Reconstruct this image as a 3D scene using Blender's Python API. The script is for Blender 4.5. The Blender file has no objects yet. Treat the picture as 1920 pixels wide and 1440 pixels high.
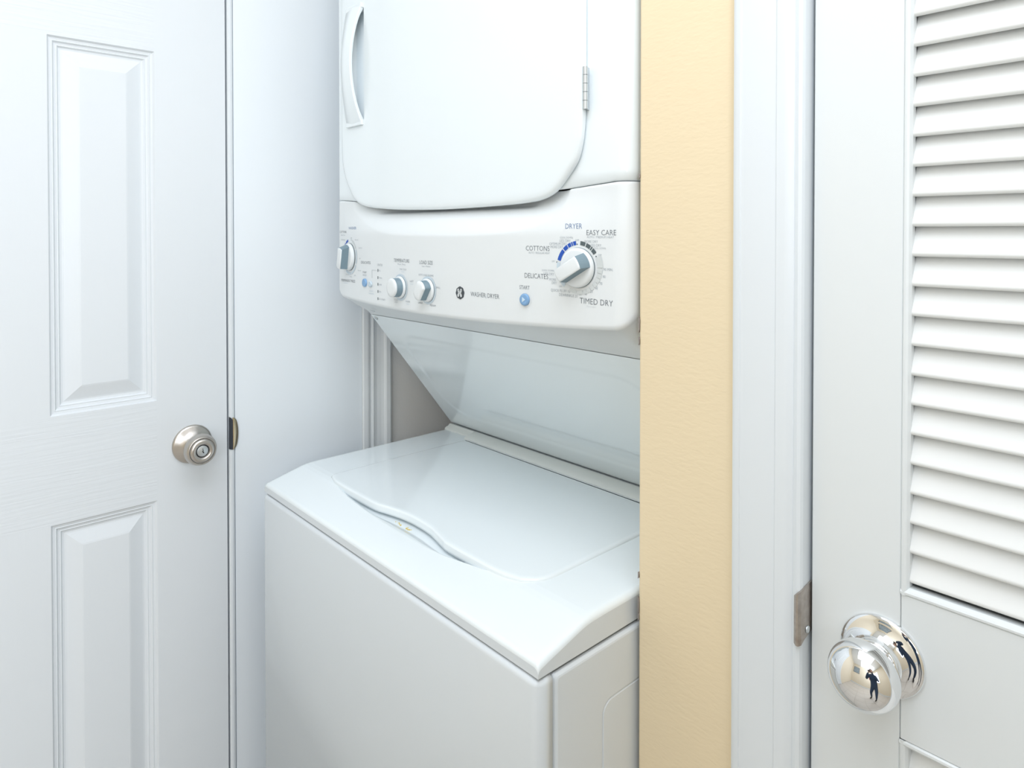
import bpy, bmesh, math, random
from mathutils import Vector, Matrix
random.seed(7)
PI = math.pi
C = bpy.context.scene.collection
H = 1.35                      # eye height above the floor; "rel" heights below are measured from it

# ------------------------------------------------------------------ camera, world, lights, exposure
cam_d = bpy.data.cameras.new('camera_view')
cam = bpy.data.objects.new('camera_view', cam_d); C.objects.link(cam)
cam.location = (0, 0, H)
cam.rotation_euler = (math.radians(90 - 0.75), 0, math.radians(47.6))
cam_d.sensor_width = 36; cam_d.lens = 24.0; cam_d.shift_y = -0.1387
cam_d.clip_start = 0.02
bpy.context.scene.camera = cam

w = bpy.data.worlds.new('world'); bpy.context.scene.world = w; w.use_nodes = True
w.node_tree.nodes['Background'].inputs[0].default_value = (0.75, 0.85, 0.95, 1)
w.node_tree.nodes['Background'].inputs[1].default_value = 0.3

def area(name, loc, size, power, color, rot=(0, 0, 0), sy=None):
    l = bpy.data.lights.new(name, 'AREA'); l.energy = power; l.color = color
    l.shape = 'RECTANGLE'; l.size = size; l.size_y = sy or size
    o = bpy.data.objects.new(name, l); o.location = loc; o.rotation_euler = rot
    C.objects.link(o); return o
area('ceiling_light', (-0.1, 0.02, 2.42), 1.1, 16.0, (0.85, 0.905, 1.0))
area('hall_fill', (0.30, -1.15, 2.42), 1.3, 10.0, (0.84, 0.91, 1.0))  # added overhead fill behind the camera, no known fixture
area('window_fill', (1.262, -1.2, 1.58), 1.0, 27.0, (0.85, 0.915, 1.0), rot=(0, math.radians(90), 0), sy=1.1)  # added side fill, shining from the made-up window

vs = bpy.context.scene.view_settings
bpy.context.scene.display_settings.display_device = 'sRGB'
vs.view_transform = 'Standard'; vs.look = 'None'; vs.gamma = 1; vs.use_curve_mapping = False
vs.exposure = -0.02

# ------------------------------------------------------------------ materials
def mat(name, col, rough=0.5, metal=0.0, coat=0.0, spec=0.5, bump=None, vary=None):
    m = bpy.data.materials.new(name); m.use_nodes = True
    nt = m.node_tree; b = nt.nodes['Principled BSDF']
    b.inputs['Base Color'].default_value = (*col, 1)
    b.inputs['Roughness'].default_value = rough
    b.inputs['Metallic'].default_value = metal
    b.inputs['Coat Weight'].default_value = coat
    b.inputs['Coat Roughness'].default_value = 0.08
    b.inputs['Specular IOR Level'].default_value = spec
    tc = nt.nodes.new('ShaderNodeTexCoord')
    if vary:                                  # (scale, second colour, amount)
        n = nt.nodes.new('ShaderNodeTexNoise'); n.inputs['Scale'].default_value = vary[0]
        n.inputs['Detail'].default_value = 4
        nt.links.new(tc.outputs['Object'], n.inputs['Vector'])
        r = nt.nodes.new('ShaderNodeMapRange'); r.inputs['To Max'].default_value = vary[2]
        r.inputs['From Min'].default_value = 0.35; r.inputs['From Max'].default_value = 0.75
        nt.links.new(n.outputs['Fac'], r.inputs['Value'])
        x = nt.nodes.new('ShaderNodeMix'); x.data_type = 'RGBA'
        x.inputs['A'].default_value = (*col, 1); x.inputs['B'].default_value = (*vary[1], 1)
        nt.links.new(r.outputs['Result'], x.inputs['Factor'])
        nt.links.new(x.outputs['Result'], b.inputs['Base Color'])
    if bump:                                  # list of (mapping scale, noise detail, distance, strength, distortion)
        prev = None
        for sc, det, dist, st, dis in bump:
            mp = nt.nodes.new('ShaderNodeMapping'); mp.inputs['Scale'].default_value = sc
            nt.links.new(tc.outputs['Object'], mp.inputs['Vector'])
            n = nt.nodes.new('ShaderNodeTexNoise'); n.inputs['Scale'].default_value = 1
            n.inputs['Detail'].default_value = det; n.inputs['Distortion'].default_value = dis
            nt.links.new(mp.outputs['Vector'], n.inputs['Vector'])
            bp = nt.nodes.new('ShaderNodeBump'); bp.inputs['Distance'].default_value = dist
            bp.inputs['Strength'].default_value = st
            nt.links.new(n.outputs['Fac'], bp.inputs['Height'])
            if prev: nt.links.new(prev.outputs['Normal'], bp.inputs['Normal'])
            prev = bp
        nt.links.new(prev.outputs['Normal'], b.inputs['Normal'])
    return m

W1 = (0.765, 0.80, 0.825)
M = {}
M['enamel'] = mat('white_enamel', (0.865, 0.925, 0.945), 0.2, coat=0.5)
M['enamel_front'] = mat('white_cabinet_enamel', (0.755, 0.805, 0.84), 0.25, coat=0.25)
M['gloss'] = mat('glossy_white_enamel', (0.86, 0.93, 0.95), 0.10, coat=0.8, spec=0.7)
M['plastic'] = mat('white_console_plastic', (0.81, 0.845, 0.855), 0.42)
M['hinge_plastic'] = mat('ivory_plastic', (0.80, 0.83, 0.80), 0.45)
M['paint'] = mat('white_door_paint', W1, 0.42)
M['paint_v'] = mat('white_paint_vertical_grain', W1, 0.42, bump=[((260, 260, 5), 2, 0.0006, 0.12, 0.3)])
M['paint_h'] = mat('white_paint_horizontal_grain', W1, 0.42, bump=[((4, 9, 210), 2, 0.0011, 0.5, 0.5)])
M['paint_field'] = mat('white_paint_panel_grain', W1, 0.42, bump=[((120, 120, 14), 2, 0.0006, 0.12, 1.2)])
M['jamb'] = mat('white_jamb_paint', (0.77, 0.81, 0.835), 0.38)
M['ivory'] = mat('ivory_white_moulding_paint', (0.89, 0.91, 0.91), 0.4)
M['board'] = mat('smooth_white_board', (0.86, 0.905, 0.935), 0.35)
M['door2'] = mat('warm_white_door_paint', (0.77, 0.80, 0.80), 0.45)
M['slat'] = mat('cream_white_slat_paint', (0.83, 0.84, 0.825), 0.5)
M['tan'] = mat('tan_wall_paint', (0.86, 0.715, 0.485), 0.6,
               bump=[((85, 85, 230), 5, 0.0016, 0.16, 0.5), ((40, 40, 110), 3, 0.0016, 0.09, 1.6), ((14, 14, 22), 2, 0.003, 0.06, 0.3)])
M['tan_flat'] = mat('tan_wall_paint_plain', (0.78, 0.70, 0.56), 0.7)
M['taupe'] = mat('closet_wall_paint', (0.95, 0.92, 0.87), 0.6, bump=[((260, 260, 260), 4, 0.002, 0.3, 0.0)])
M['ceil'] = mat('ceiling_white', (0.85, 0.86, 0.86), 0.8)
M['floor'] = mat('floor_tile', (0.62, 0.58, 0.53), 0.45, vary=(3.0, (0.52, 0.48, 0.43), 0.6))
M['grout'] = mat('floor_grout', (0.45, 0.42, 0.38), 0.8)
M['nickel'] = mat('satin_nickel', (0.54, 0.51, 0.475), 0.30, metal=1.0)
M['nickel_plug'] = mat('steel_lock_plug', (0.62, 0.66, 0.68), 0.35, metal=0.8)
M['chrome'] = mat('polished_chrome', (0.86, 0.87, 0.88), 0.035, metal=1.0)
M['strike'] = mat('old_bronzed_steel', (0.50, 0.46, 0.42), 0.35, metal=0.85, vary=(160, (0.30, 0.23, 0.20), 0.6))
M['brass'] = mat('tarnished_brass', (0.62, 0.52, 0.36), 0.2, metal=1.0)
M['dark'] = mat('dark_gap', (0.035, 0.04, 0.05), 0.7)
M['black'] = mat('black_plastic', (0.02, 0.02, 0.022), 0.4)
M['grip'] = mat('blue_grey_knob_plastic', (0.20, 0.285, 0.335), 0.45)
M['rim_shade'] = mat('slate_grey_rim_shade', (0.15, 0.19, 0.21), 0.45)  # only for the shade coloured in under dial and knob rims
M['button'] = mat('light_blue_button', (0.23, 0.42, 0.68), 0.35)
M['ring'] = mat('pale_blue_print', (0.60, 0.70, 0.77), 0.5)
M['ring_grey'] = mat('pale_grey_print', (0.66, 0.70, 0.70), 0.5)
M['blue'] = mat('royal_blue_print', (0.015, 0.09, 0.46), 0.5)
M['slate'] = mat('slate_print', (0.09, 0.12, 0.13), 0.5)
M['ink'] = mat('grey_print_ink', (0.18, 0.20, 0.22), 0.6)
M['ink2'] = mat('pale_print_ink', (0.38, 0.42, 0.45), 0.6)
M['ink_blue'] = mat('blue_print_ink', (0.15, 0.24, 0.42), 0.6)
M['logo'] = mat('charcoal_badge', (0.05, 0.06, 0.07), 0.4)
M['yellow'] = mat('yellow_detergent', (0.75, 0.55, 0.05), 0.7)
M['chip'] = mat('chipped_plaster', (0.30, 0.27, 0.25), 0.9)
M['pic_grey'] = mat('grey_blue_print_paper', (0.22, 0.28, 0.32), 0.5, vary=(9, (0.40, 0.44, 0.44), 0.8))
M['pic_red'] = mat('dark_red_print_paper', (0.25, 0.03, 0.04), 0.5, vary=(9, (0.10, 0.02, 0.02), 0.8))
M['frame'] = mat('dark_wood_frame', (0.06, 0.04, 0.03), 0.4)
gm = mat('added_window_glass', (0.9, 0.95, 1.0), 0.02); gm.node_tree.nodes['Principled BSDF'].inputs['Transmission Weight'].default_value = 1.0
M['glass'] = gm
M['denim'] = mat('dark_blue_cloth', (0.035, 0.06, 0.11), 0.85, bump=[((30, 30, 30), 3, 0.01, 0.4, 0.5)])
M['jeans'] = mat('blue_jeans_cloth', (0.06, 0.10, 0.18), 0.85)
M['skin'] = mat('skin', (0.55, 0.33, 0.24), 0.5)
M['hair'] = mat('dark_brown_hair', (0.03, 0.02, 0.015), 0.6)

# ------------------------------------------------------------------ helpers
def link(name, me, m, parent=None, smooth=False, bevel=0, seg=2, label=None):
    o = bpy.data.objects.new(name, me); C.objects.link(o)
    if m is not None and len(me.materials) == 0: me.materials.append(m)
    if smooth or bevel:
        for p in me.polygons: p.use_smooth = True
    if bevel:
        b = o.modifiers.new('bevel', 'BEVEL'); b.width = bevel; b.segments = seg
        b.limit_method = 'ANGLE'; b.angle_limit = math.radians(35); b.harden_normals = True
    if parent is not None: o.parent = parent
    if label: o['label'] = label
    return o

def from_bm(name, bm, m, parent=None, **k):
    bmesh.ops.recalc_face_normals(bm, faces=bm.faces)
    me = bpy.data.meshes.new(name); bm.to_mesh(me); bm.free()
    return link(name, me, m, parent, **k)

def add_box(bm, a, b):
    xs, ys, zs = (a[0], b[0]), (a[1], b[1]), (a[2], b[2])
    v = [bm.verts.new((xs[i], ys[j], zs[k])) for i in (0, 1) for j in (0, 1) for k in (0, 1)]
    for f in ((0, 1, 3, 2), (4, 6, 7, 5), (0, 4, 5, 1), (2, 3, 7, 6), (0, 2, 6, 4), (1, 5, 7, 3)):
        bm.faces.new([v[i] for i in f])

def box(name, a, b, m, parent=None, **k):
    bm = bmesh.new(); add_box(bm, a, b)
    return from_bm(name, bm, m, parent, **k)

def mesh_py(name, vs_, fs, m, parent=None, **k):
    me = bpy.data.meshes.new(name); me.from_pydata([tuple(v) for v in vs_], [], fs)
    bm = bmesh.new(); bm.from_mesh(me); bmesh.ops.recalc_face_normals(bm, faces=bm.faces); bm.to_mesh(me); bm.free()
    return link(name, me, m, parent, **k)

def prism(name, poly, axis, a, b, m, parent=None, **k):
    """poly = 2D points; axis = extrusion axis ('x': (y,z) poly, 'y': (x,z), 'z': (x,y))"""
    def P(u, v, t):
        return {'x': (t, u, v), 'y': (u, t, v), 'z': (u, v, t)}[axis]
    n = len(poly)
    vs_ = [P(u, v, a) for u, v in poly] + [P(u, v, b) for u, v in poly]
    fs = [tuple(range(n))[::-1], tuple(range(n, 2 * n))] + [(i, (i + 1) % n, n + (i + 1) % n, n + i) for i in range(n)]
    return mesh_py(name, vs_, fs, m, parent, **k)

def lathe_bm(bm, prof, origin, axis, n=48):
    """prof: list of (radius, distance along axis)"""
    ax = Vector(axis).normalized()
    u = ax.orthogonal().normalized(); v = ax.cross(u)
    rings = []
    for r, h in prof:
        c = Vector(origin) + ax * h
        if r < 1e-6: rings.append([bm.verts.new(c)])
        else: rings.append([bm.verts.new(c + (u * math.cos(t) + v * math.sin(t)) * r)
                            for t in (2 * PI * i / n for i in range(n))])
    for A, B in zip(rings, rings[1:]):
        if len(A) == 1 and len(B) == 1: continue
        for i in range(n):
            j = (i + 1) % n
            if len(A) == 1: bm.faces.new((A[0], B[i], B[j]))
            elif len(B) == 1: bm.faces.new((A[i], B[0], A[j]))
            else: bm.faces.new((A[i], B[i], B[j], A[j]))

def lathe(name, prof, origin, axis, m, parent=None, n=48, **k):
    bm = bmesh.new(); lathe_bm(bm, prof, origin, axis, n)
    k.setdefault('smooth', True)
    return from_bm(name, bm, m, parent, **k)

def loft(name, loops, m, parent=None, cap=True, capfirst=False, **k):
    vs_, fs = [], []
    n = len(loops[0])
    for L in loops: vs_ += L
    for a in range(len(loops) - 1):
        for i in range(n):
            j = (i + 1) % n
            fs.append((a * n + i, a * n + j, (a + 1) * n + j, (a + 1) * n + i))
    if cap: fs.append(tuple(range((len(loops) - 1) * n, len(loops) * n)))
    if capfirst: fs.append(tuple(range(n))[::-1])
    return mesh_py(name, vs_, fs, m, parent, **k)

def rrect(a0, b0, a1, b1, r, n=6):
    """rounded rectangle as 2D points, counter-clockwise"""
    pts = []
    for cx, cy, t0 in ((a1 - r, b0 + r, -PI / 2), (a1 - r, b1 - r, 0), (a0 + r, b1 - r, PI / 2), (a0 + r, b0 + r, PI)):
        for i in range(n + 1):
            t = t0 + PI / 2 * i / n
            pts.append((cx + r * math.cos(t), cy + r * math.sin(t)))
    return pts

def grid(name, us, vs_, f, m, parent=None, smooth=True, **k):
    """surface f(u,v) -> xyz over a grid"""
    P = [f(u, v) for u in us for v in vs_]
    n = len(vs_)
    F = [(i * n + j, i * n + j + 1, (i + 1) * n + j + 1, (i + 1) * n + j)
         for i in range(len(us) - 1) for j in range(n - 1)]
    me = bpy.data.meshes.new(name); me.from_pydata(P, [], F)
    return link(name, me, m, parent, smooth=smooth, **k)

def lin(a, b, n): return [a + (b - a) * i / (n - 1) for i in range(n)]
def sstep(t): t = max(0, min(1, t)); return t * t * (3 - 2 * t)
def interp(x, pts):
    if x <= pts[0][0]: return pts[0][1]
    for (x0, y0), (x1, y1) in zip(pts, pts[1:]):
        if x <= x1: return y0 + (y1 - y0) * (x - x0) / (x1 - x0)
    return pts[-1][1]

def catmull(pts, n=6):
    out = []
    P = [pts[0]] + list(pts) + [pts[-1]]
    for i in range(1, len(P) - 2):
        p0, p1, p2, p3 = (Vector(q) for q in P[i - 1:i + 3])
        for k in range(n):
            t = k / n
            out.append(0.5 * ((2 * p1) + (p2 - p0) * t + (2 * p0 - 5 * p1 + 4 * p2 - p3) * t * t + (3 * p1 - p0 - 3 * p2 + p3) * t ** 3))
    out.append(Vector(pts[-1])); return out

def struct(o, **kw):
    o['kind'] = 'structure'
    for a, b in kw.items(): o[a] = b
    return o

def empty(name, loc, label, cat, kind=None):
    o = bpy.data.objects.new(name, None); C.objects.link(o); o.location = loc
    o.empty_display_size = 0.05
    if label: o['label'] = label
    if cat: o['category'] = cat
    if kind: o['kind'] = kind
    return o

def child_shift(root):
    """children were modelled in world coordinates: keep them there"""
    mw = Matrix.Translation(root.location).inverted()
    def rec(o, first):
        for c in o.children:
            if first: c.matrix_parent_inverse = mw
    rec(root, True)

def tag(o, label, cat, group=None):
    o['label'] = label; o['category'] = cat
    if group: o['group'] = group
    return o

# ------------------------------------------------------------------ the room shell
XL = -1.27       # face of the left door
YW = 0.64        # face of the wall that holds the louvred door
CZ = 2.44
fl = box('floor', (-1.45, -1.95, -0.06), (1.45, 1.25, 0.0), M['grout']); struct(fl)
tile = None
for i in range(7):                      # visible only in reflections; still separate tiles
    for j in range(8):
        x0, y0 = -1.26 + i * 0.37, -1.78 + j * 0.37
        if tile is None:
            tile = box('tile', (0, 0, 0), (0.363, 0.363, 0.006), M['floor'], fl, bevel=0.002, seg=1); t = tile
        else:
            t = tile.copy(); C.objects.link(t)
        t.location = (x0, y0, -0.0005)
struct(box('ceiling', (-1.45, -1.95, CZ), (1.45, 1.25, CZ + 0.08), M['ceil']))
YB = -1.85
struct(box('wall_back', (-1.45, YB - 0.08, 0), (1.45, YB, CZ), M['tan_flat']))
wy0, wy1, wz0, wz1 = -1.75, -0.65, 1.08, 2.08  # opening for the added window that carries the side fill
for a_, b_ in (((YB, 0), (YW, wz0)), ((YB, wz1), (YW, CZ)), ((YB, wz0), (wy0, wz1)), ((wy1, wz0), (YW, wz1))):
    struct(box('wall_right', (1.30, a_[0], a_[1]), (1.38, b_[0], b_[1]), M['tan_flat']))
win = empty('added_window_1', (1.31, (wy0 + wy1) / 2, wz0), 'white framed window added for fill light on the unseen right wall', None, 'structure')
for a_, b_ in (((wy0 - .05, wz0 - .05), (wy1 + .05, wz0)), ((wy0 - .05, wz1), (wy1 + .05, wz1 + .05)), ((wy0 - .05, wz0), (wy0, wz1)), ((wy1, wz0), (wy1 + .05, wz1)), (((wy0 + wy1) / 2 - .015, wz0), ((wy0 + wy1) / 2 + .015, wz1))):
    box('added_window_frame', (1.275, a_[0], a_[1]), (1.32, b_[0], b_[1]), M['paint'], win)
for a_, b_ in ((wy0, (wy0 + wy1) / 2 - .015), ((wy0 + wy1) / 2 + .015, wy1)):
    box('added_pane', (1.296, a_, wz0), (1.300, b_, wz1), M['glass'], win)
child_shift(win)
# left wall: pieces around the door frame
lw = box('wall_left', (-1.40, YB, 0), (-1.285, -0.29, CZ), M['tan_flat']); struct(lw)
struct(box('wall_closet_left', (-1.40, 0.70, 0), (-1.285, 1.25, CZ), M['taupe']))
struct(box('wall_closet_back', (-1.285, 1.19, 0), (0.45, 1.25, CZ), M['taupe']))
struct(box('wall_above_left', (-1.40, -0.29, 2.06), (-1.285, 0.70, CZ), M['tan_flat']))
# front wall with the louvred door
wr = box('wall_front', (-0.4835, YW, 0), (-0.293, 0.76, CZ), M['tan'], bevel=0.004, seg=3); struct(wr)
struct(box('wall_front_right', (0.335, YW, 0), (1.30, 0.76, CZ), M['tan_flat']))
struct(box('wall_front_above', (-0.293, YW, 2.06), (0.335, 0.76, CZ), M['tan_flat']))
struct(box('wall_closet_right', (-0.4835, 0.76, 0), (-0.42, 1.19, CZ), M['taupe']))
struct(box('wall_closet_end', (0.39, 0.76, 0), (0.45, 1.19, CZ), M['taupe']))
# chips along the plaster corner
for zc, hh in ((-0.106, 0.010), (-0.125, 0.005), (-0.398, 0.004), (-0.4335, 0.011), (-0.446, 0.005), (0.066, 0.003)):
    pts = []
    vs_ = [(-0.4838, YW - 0.0002, H + zc - hh), (-0.4822, YW - 0.0004, H + zc - hh * .6),
           (-0.4818, YW - 0.0004, H + zc + hh * .5), (-0.4838, YW - 0.0002, H + zc + hh),
           (-0.4838, YW + 0.008, H + zc + hh * .7), (-0.4838, YW + 0.008, H + zc - hh * .7)]
    mesh_py('paint_chip', vs_, [(0, 1, 2, 3), (0, 3, 4, 5), (0, 5, 1), (2, 4, 3), (1, 5, 4, 2)], M['chip'], wr)

# baseboards behind the camera
struct(box('baseboard_back', (-1.285, YB, 0), (1.30, YB + 0.012, 0.09), M['paint']))
struct(box('baseboard_right', (1.288, YB + 0.012, 0), (1.30, YW - 0.012, 0.09), M['paint']))
struct(box('baseboard_front', (-0.478, YW - 0.012, 0), (-0.361, YW, 0.09), M['paint'], bevel=0.003))

# ------------------------------------------------------------------ left door (moulded panels)
d1 = empty('door_1', (XL, -0.20, 0), 'white moulded panel door with a satin nickel knob, left of the washer and dryer', None, 'structure')
Y0, Y1 = -0.198, 0.4538                       # hinge edge, latch edge
cols = ((-0.077, 0.0746), (0.1834, 0.3362))
rows = ((H + 0.42, H + 0.575), (H - 0.2872, H + 0.3083), (0.22, H - 0.4585))
DT = 0.035
def dbox(name, y0, y1, z0, z1, m): return box(name, (XL - DT, y0, z0), (XL, y1, z1), m, d1)
dbox('stile', cols[1][1], Y1, 0.012, 2.035, M['paint_v'])
dbox('stile', Y0, cols[0][0], 0.012, 2.035, M['paint_v'])
dbox('stile', cols[0][1], cols[1][0], rows[1][0], rows[1][1], M['paint_v'])
dbox('stile', cols[0][1], cols[1][0], rows[2][0], rows[2][1], M['paint_v'])
dbox('stile', cols[0][1], cols[1][0], rows[0][0], rows[0][1], M['paint_v'])
for z0, z1 in ((0.012, rows[2][0]), (rows[2][1], rows[1][0]), (rows[1][1], rows[0][0]), (rows[0][1], 2.035)):
    dbox('rail', cols[0][0], cols[1][1], z0, z1, M['paint_h'])
prof = ((0, 0), (0.0025, -0.0035), (0.006, -0.0042), (0.0072, -0.0035), (0.0095, -0.0065), (0.0125, -0.0072), (0.0137, -0.0066),
        (0.016, -0.0095), (0.019, -0.0100), (0.0215, -0.0095), (0.041, -0.0022), (0.0435, -0.0016))
for y0, y1 in cols:
    for z0, z1 in rows:
        loops = []
        for o, dpt in prof:
            loops.append([(XL + dpt, y0 + o, z0 + o), (XL + dpt, y1 - o, z0 + o), (XL + dpt, y1 - o, z1 - o), (XL + dpt, y0 + o, z1 - o)])
        loft('raised_panel', loops, M['paint_field'], d1)
# left knob
KY, KZ = 0.3931, H - 0.3726
k1 = lathe('door_knob', [(0.0115, 0.010), (0.0112, 0.022), (0.0125, 0.027), (0.017, 0.0295), (0.0225, 0.033), (0.0258, 0.038), (0.0268, 0.043),
                         (0.0264, 0.0475), (0.0250, 0.0515), (0.0228, 0.0545), (0.0214, 0.0555), (0.0210, 0.0540),
                         (0.0206, 0.0555), (0.0195, 0.0573), (0.0170, 0.0590), (0.0140, 0.0592), (0.0118, 0.0578), (0.0105, 0.0550), (0.0100, 0.0530)],
           (XL, KY, KZ), (1, 0, 0), M['nickel'], d1, n=64, label='satin nickel keyed knob')
lathe('rosette', [(0.0335, 0.0), (0.0338, 0.0022), (0.0330, 0.0042), (0.0305, 0.0056), (0.0250, 0.0080), (0.0195, 0.0112), (0.0150, 0.0155), (0.0125, 0.020), (0.0112, 0.024)],
      (XL, KY, KZ), (1, 0, 0), M['nickel'], k1, n=64)
lathe('lock_groove', [(0.0212, 0.0538), (0.0212, 0.0549), (0.0205, 0.0549), (0.0205, 0.0538)], (XL, KY, KZ), (1, 0, 0), M['dark'], k1, n=64)
lathe('lock_surround', [(0.0100, 0.052), (0.0100, 0.0548), (0.0092, 0.0548), (0.0092, 0.052)], (XL, KY, KZ), (1, 0, 0), M['dark'], k1, n=48)
lathe('lock_cylinder', [(0.0093, 0.052), (0.0093, 0.0556), (0.0086, 0.0562), (0.0, 0.0562)], (XL, KY, KZ), (1, 0, 0), M['nickel_plug'], k1, n=48)
xk = XL + 0.0564
mesh_py('keyhole', [(xk, KY + a, KZ + b) for a, b in ((-.0004, .0045), (.0007, .0045), (.0007, .0018), (.0018, .0010), (.0006, -.0004), (.0022, -.0018), (.0020, -.0046), (.0002, -.0030), (-.0012, -.0002), (.0000, .0008))],
        [(0, 1, 2, 9), (2, 3, 9), (9, 3, 4, 8), (8, 4, 7), (4, 5, 6, 7)], M['black'], k1)
child_shift(d1)

# frame of the left door (latch side), flat board and corner moulding beyond it
fr1 = empty('trim_1', (XL, 0.46, 0), 'white painted frame, board and moulding beside the panel door', None, 'structure')
box('gap_shade', (-1.36, 0.4545, 0), (XL - 0.010, 0.4640, 2.06), M['dark'], fr1)  # dark filler: shade between door edge and jamb put into colour
prism('jamb', [(-1.33, 0.4572), (XL + 0.0005, 0.4572), (XL + 0.0025, 0.4590), (XL + 0.0030, 0.4625), (XL + 0.0020, 0.4660), (XL - 0.003, 0.4685), (-1.33, 0.4685)],
      'z', 0, 2.06, M['jamb'], fr1, smooth=False)
box('board', (-1.33, 0.4685, 0), (XL, 0.7330, 2.06), M['board'], fr1, bevel=0.0012)
# casing moulding in section (x,y)
pr_ = [(-1.30, 0.7332), (XL + 0.0035, 0.7332), (XL + 0.0045, 0.7350), (XL + 0.0045, 0.7440), (XL + 0.0035, 0.7475), (XL - 0.0005, 0.7520), (XL - 0.0015, 0.7560),
       (XL + 0.0010, 0.7575), (XL + 0.0015, 0.7600), (XL - 0.001, 0.7640), (XL - 0.0025, 0.7700), (XL - 0.0020, 0.7800), (XL - 0.0005, 0.7860), (XL + 0.0015, 0.7885),
       (XL + 0.0030, 0.7910), (XL + 0.0032, 0.8000), (XL + 0.0010, 0.8040), (XL - 0.002, 0.8060), (-1.30, 0.8060)]
prism('corner_moulding', pr_, 'z', 0, 2.06, M['ivory'], fr1)
# strike plate on the left jamb
zs = [H - 0.3968 + (0.3968 - 0.3385) * i / 14 for i in range(15)]
zc_, hz = (zs[0] + zs[-1]) / 2, (zs[-1] - zs[0]) / 2
sv, sf = [], []
for z in zs:
    e = math.sqrt(max(0.0, 1 - ((z - zc_) / hz) ** 2))
    sv += [(XL + 0.0034, 0.4625, z), (XL + 0.0042, 0.4640, z), (XL + 0.0036, 0.4650 + 0.0080 * e, z), (XL + 0.0026, 0.4650 + 0.0080 * e, z)]
for i in range(14):
    for j in range(3): sf.append((i * 4 + j, i * 4 + j + 1, i * 4 + 5 + j, i * 4 + 4 + j))
sp = mesh_py('strike_plate', sv, sf, M['brass'], fr1, smooth=True, label='tarnished brass strike plate lip')
prism('latch_hole', [(0.4570, H - 0.3955), (0.4628, H - 0.3975), (0.4640, H - 0.39), (0.4640, H - 0.345), (0.4605, H - 0.3385), (0.4570, H - 0.3365)],
      'x', XL + 0.0005, XL + 0.0038, M['dark'], fr1)
# head and hinge-side frame (out of view)
box('head', (-1.33, -0.26, 2.04), (XL, 0.4572, 2.06), M['jamb'], fr1)
box('casing', (-1.285, -0.29, 0), (XL + 0.004, -0.205, 2.10), M['jamb'], fr1)
child_shift(fr1)
wb = box('wall_behind_door', (-1.45, -0.3, 0), (-1.40, 0.75, CZ), M['tan_flat']); struct(wb)

# ------------------------------------------------------------------ right door frame and casing
fr2 = empty('trim_2', (-0.29, YW, 0), 'white door casing and jamb between the tan wall and the louvred door', None, 'structure')
yc = YW
pc = [(-0.3590, yc), (-0.3590, yc - 0.0095), (-0.3575, yc - 0.0110), (-0.3540, yc - 0.0122), (-0.3500, yc - 0.0125), (-0.3495, yc - 0.0112),
      (-0.3400, yc - 0.0118), (-0.3250, yc - 0.0110), (-0.3140, yc - 0.0095), (-0.3135, yc - 0.0108), (-0.3060, yc - 0.0108), (-0.3015, yc - 0.0095),
      (-0.2975, yc - 0.0060), (-0.2970, yc)]
prism('casing', pc, 'z', 0, 2.10, M['jamb'], fr2, bevel=0.0006, seg=2)
pj = [(-0.300, yc + 0.12), (-0.300, yc - 0.002), (-0.2975, yc - 0.0055), (-0.2935, yc - 0.0070), (-0.2905, yc - 0.0055), (-0.2893, yc - 0.0020), (-0.2893, yc + 0.12)]
prism('jamb', pj, 'z', 0, 2.06, M['jamb'], fr2)
box('jamb', (0.325, yc - 0.007, 0), (0.336, yc + 0.12, 2.06), M['jamb'], fr2)
box('head', (-0.2893, yc - 0.007, 2.045), (0.325, yc + 0.12, 2.06), M['jamb'], fr2)
box('casing', (0.331, yc - 0.012, 0), (0.392, yc, 2.10), M['jamb'], fr2, bevel=0.002)
box('casing', (-0.359, yc - 0.012, 2.0601), (0.392, yc, 2.12), M['jamb'], fr2, bevel=0.002)
# strike plate wrapping the jamb edge
zt, zb = H - 0.3395, H - 0.3900
ys_prof = [(-0.2946, yc - 0.0070), (-0.2940, yc - 0.0084), (-0.2925, yc - 0.0094), (-0.2905, yc - 0.0092), (-0.2885, yc - 0.0066), (-0.2876, yc - 0.002), (-0.2874, yc + 0.014)]
sv, sf = [], []
n = len(ys_prof)
tops = [zt - 0.0065, zt - 0.005, zt - 0.0035, zt - 0.001, zt + 0.001, zt + 0.003, zt + 0.005]
bots = [zb + 0.001, zb, zb - 0.0008, zb - 0.0008, zb, zb + 0.004, zb + 0.008]
for (x, y), a, b in zip(ys_prof, tops, bots): sv += [(x, y, b), (x, y, a)]
for (x, y), a, b in zip(ys_prof, tops, bots): sv += [(x - 0.0015, y + 0.0015, b), (x - 0.0015, y + 0.0015, a)]
for i in range(n - 1):
    sf += [(2 * i, 2 * i + 2, 2 * i + 3, 2 * i + 1), (2 * n + 2 * i, 2 * n + 2 * i + 1, 2 * n + 2 * i + 3, 2 * n + 2 * i + 2),
           (2 * i + 1, 2 * i + 3, 2 * n + 2 * i + 3, 2 * n + 2 * i + 1), (2 * i, 2 * n + 2 * i, 2 * n + 2 * i + 2, 2 * i + 2)]
sf += [(0, 1, 2 * n + 1, 2 * n), (2 * n - 2, 4 * n - 2, 4 * n - 1, 2 * n - 1)]
mesh_py('strike_plate', sv, sf, M['strike'], fr2, label='dull bronzed strike plate')
lathe('screw', [(0.0036, 0), (0.0034, 0.0009), (0.002, 0.0014), (0, 0.0014)], (-0.2873, yc + 0.004, H - 0.378), (1, 0, 0), M['nickel_plug'], fr2, n=16)
child_shift(fr2)

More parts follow.
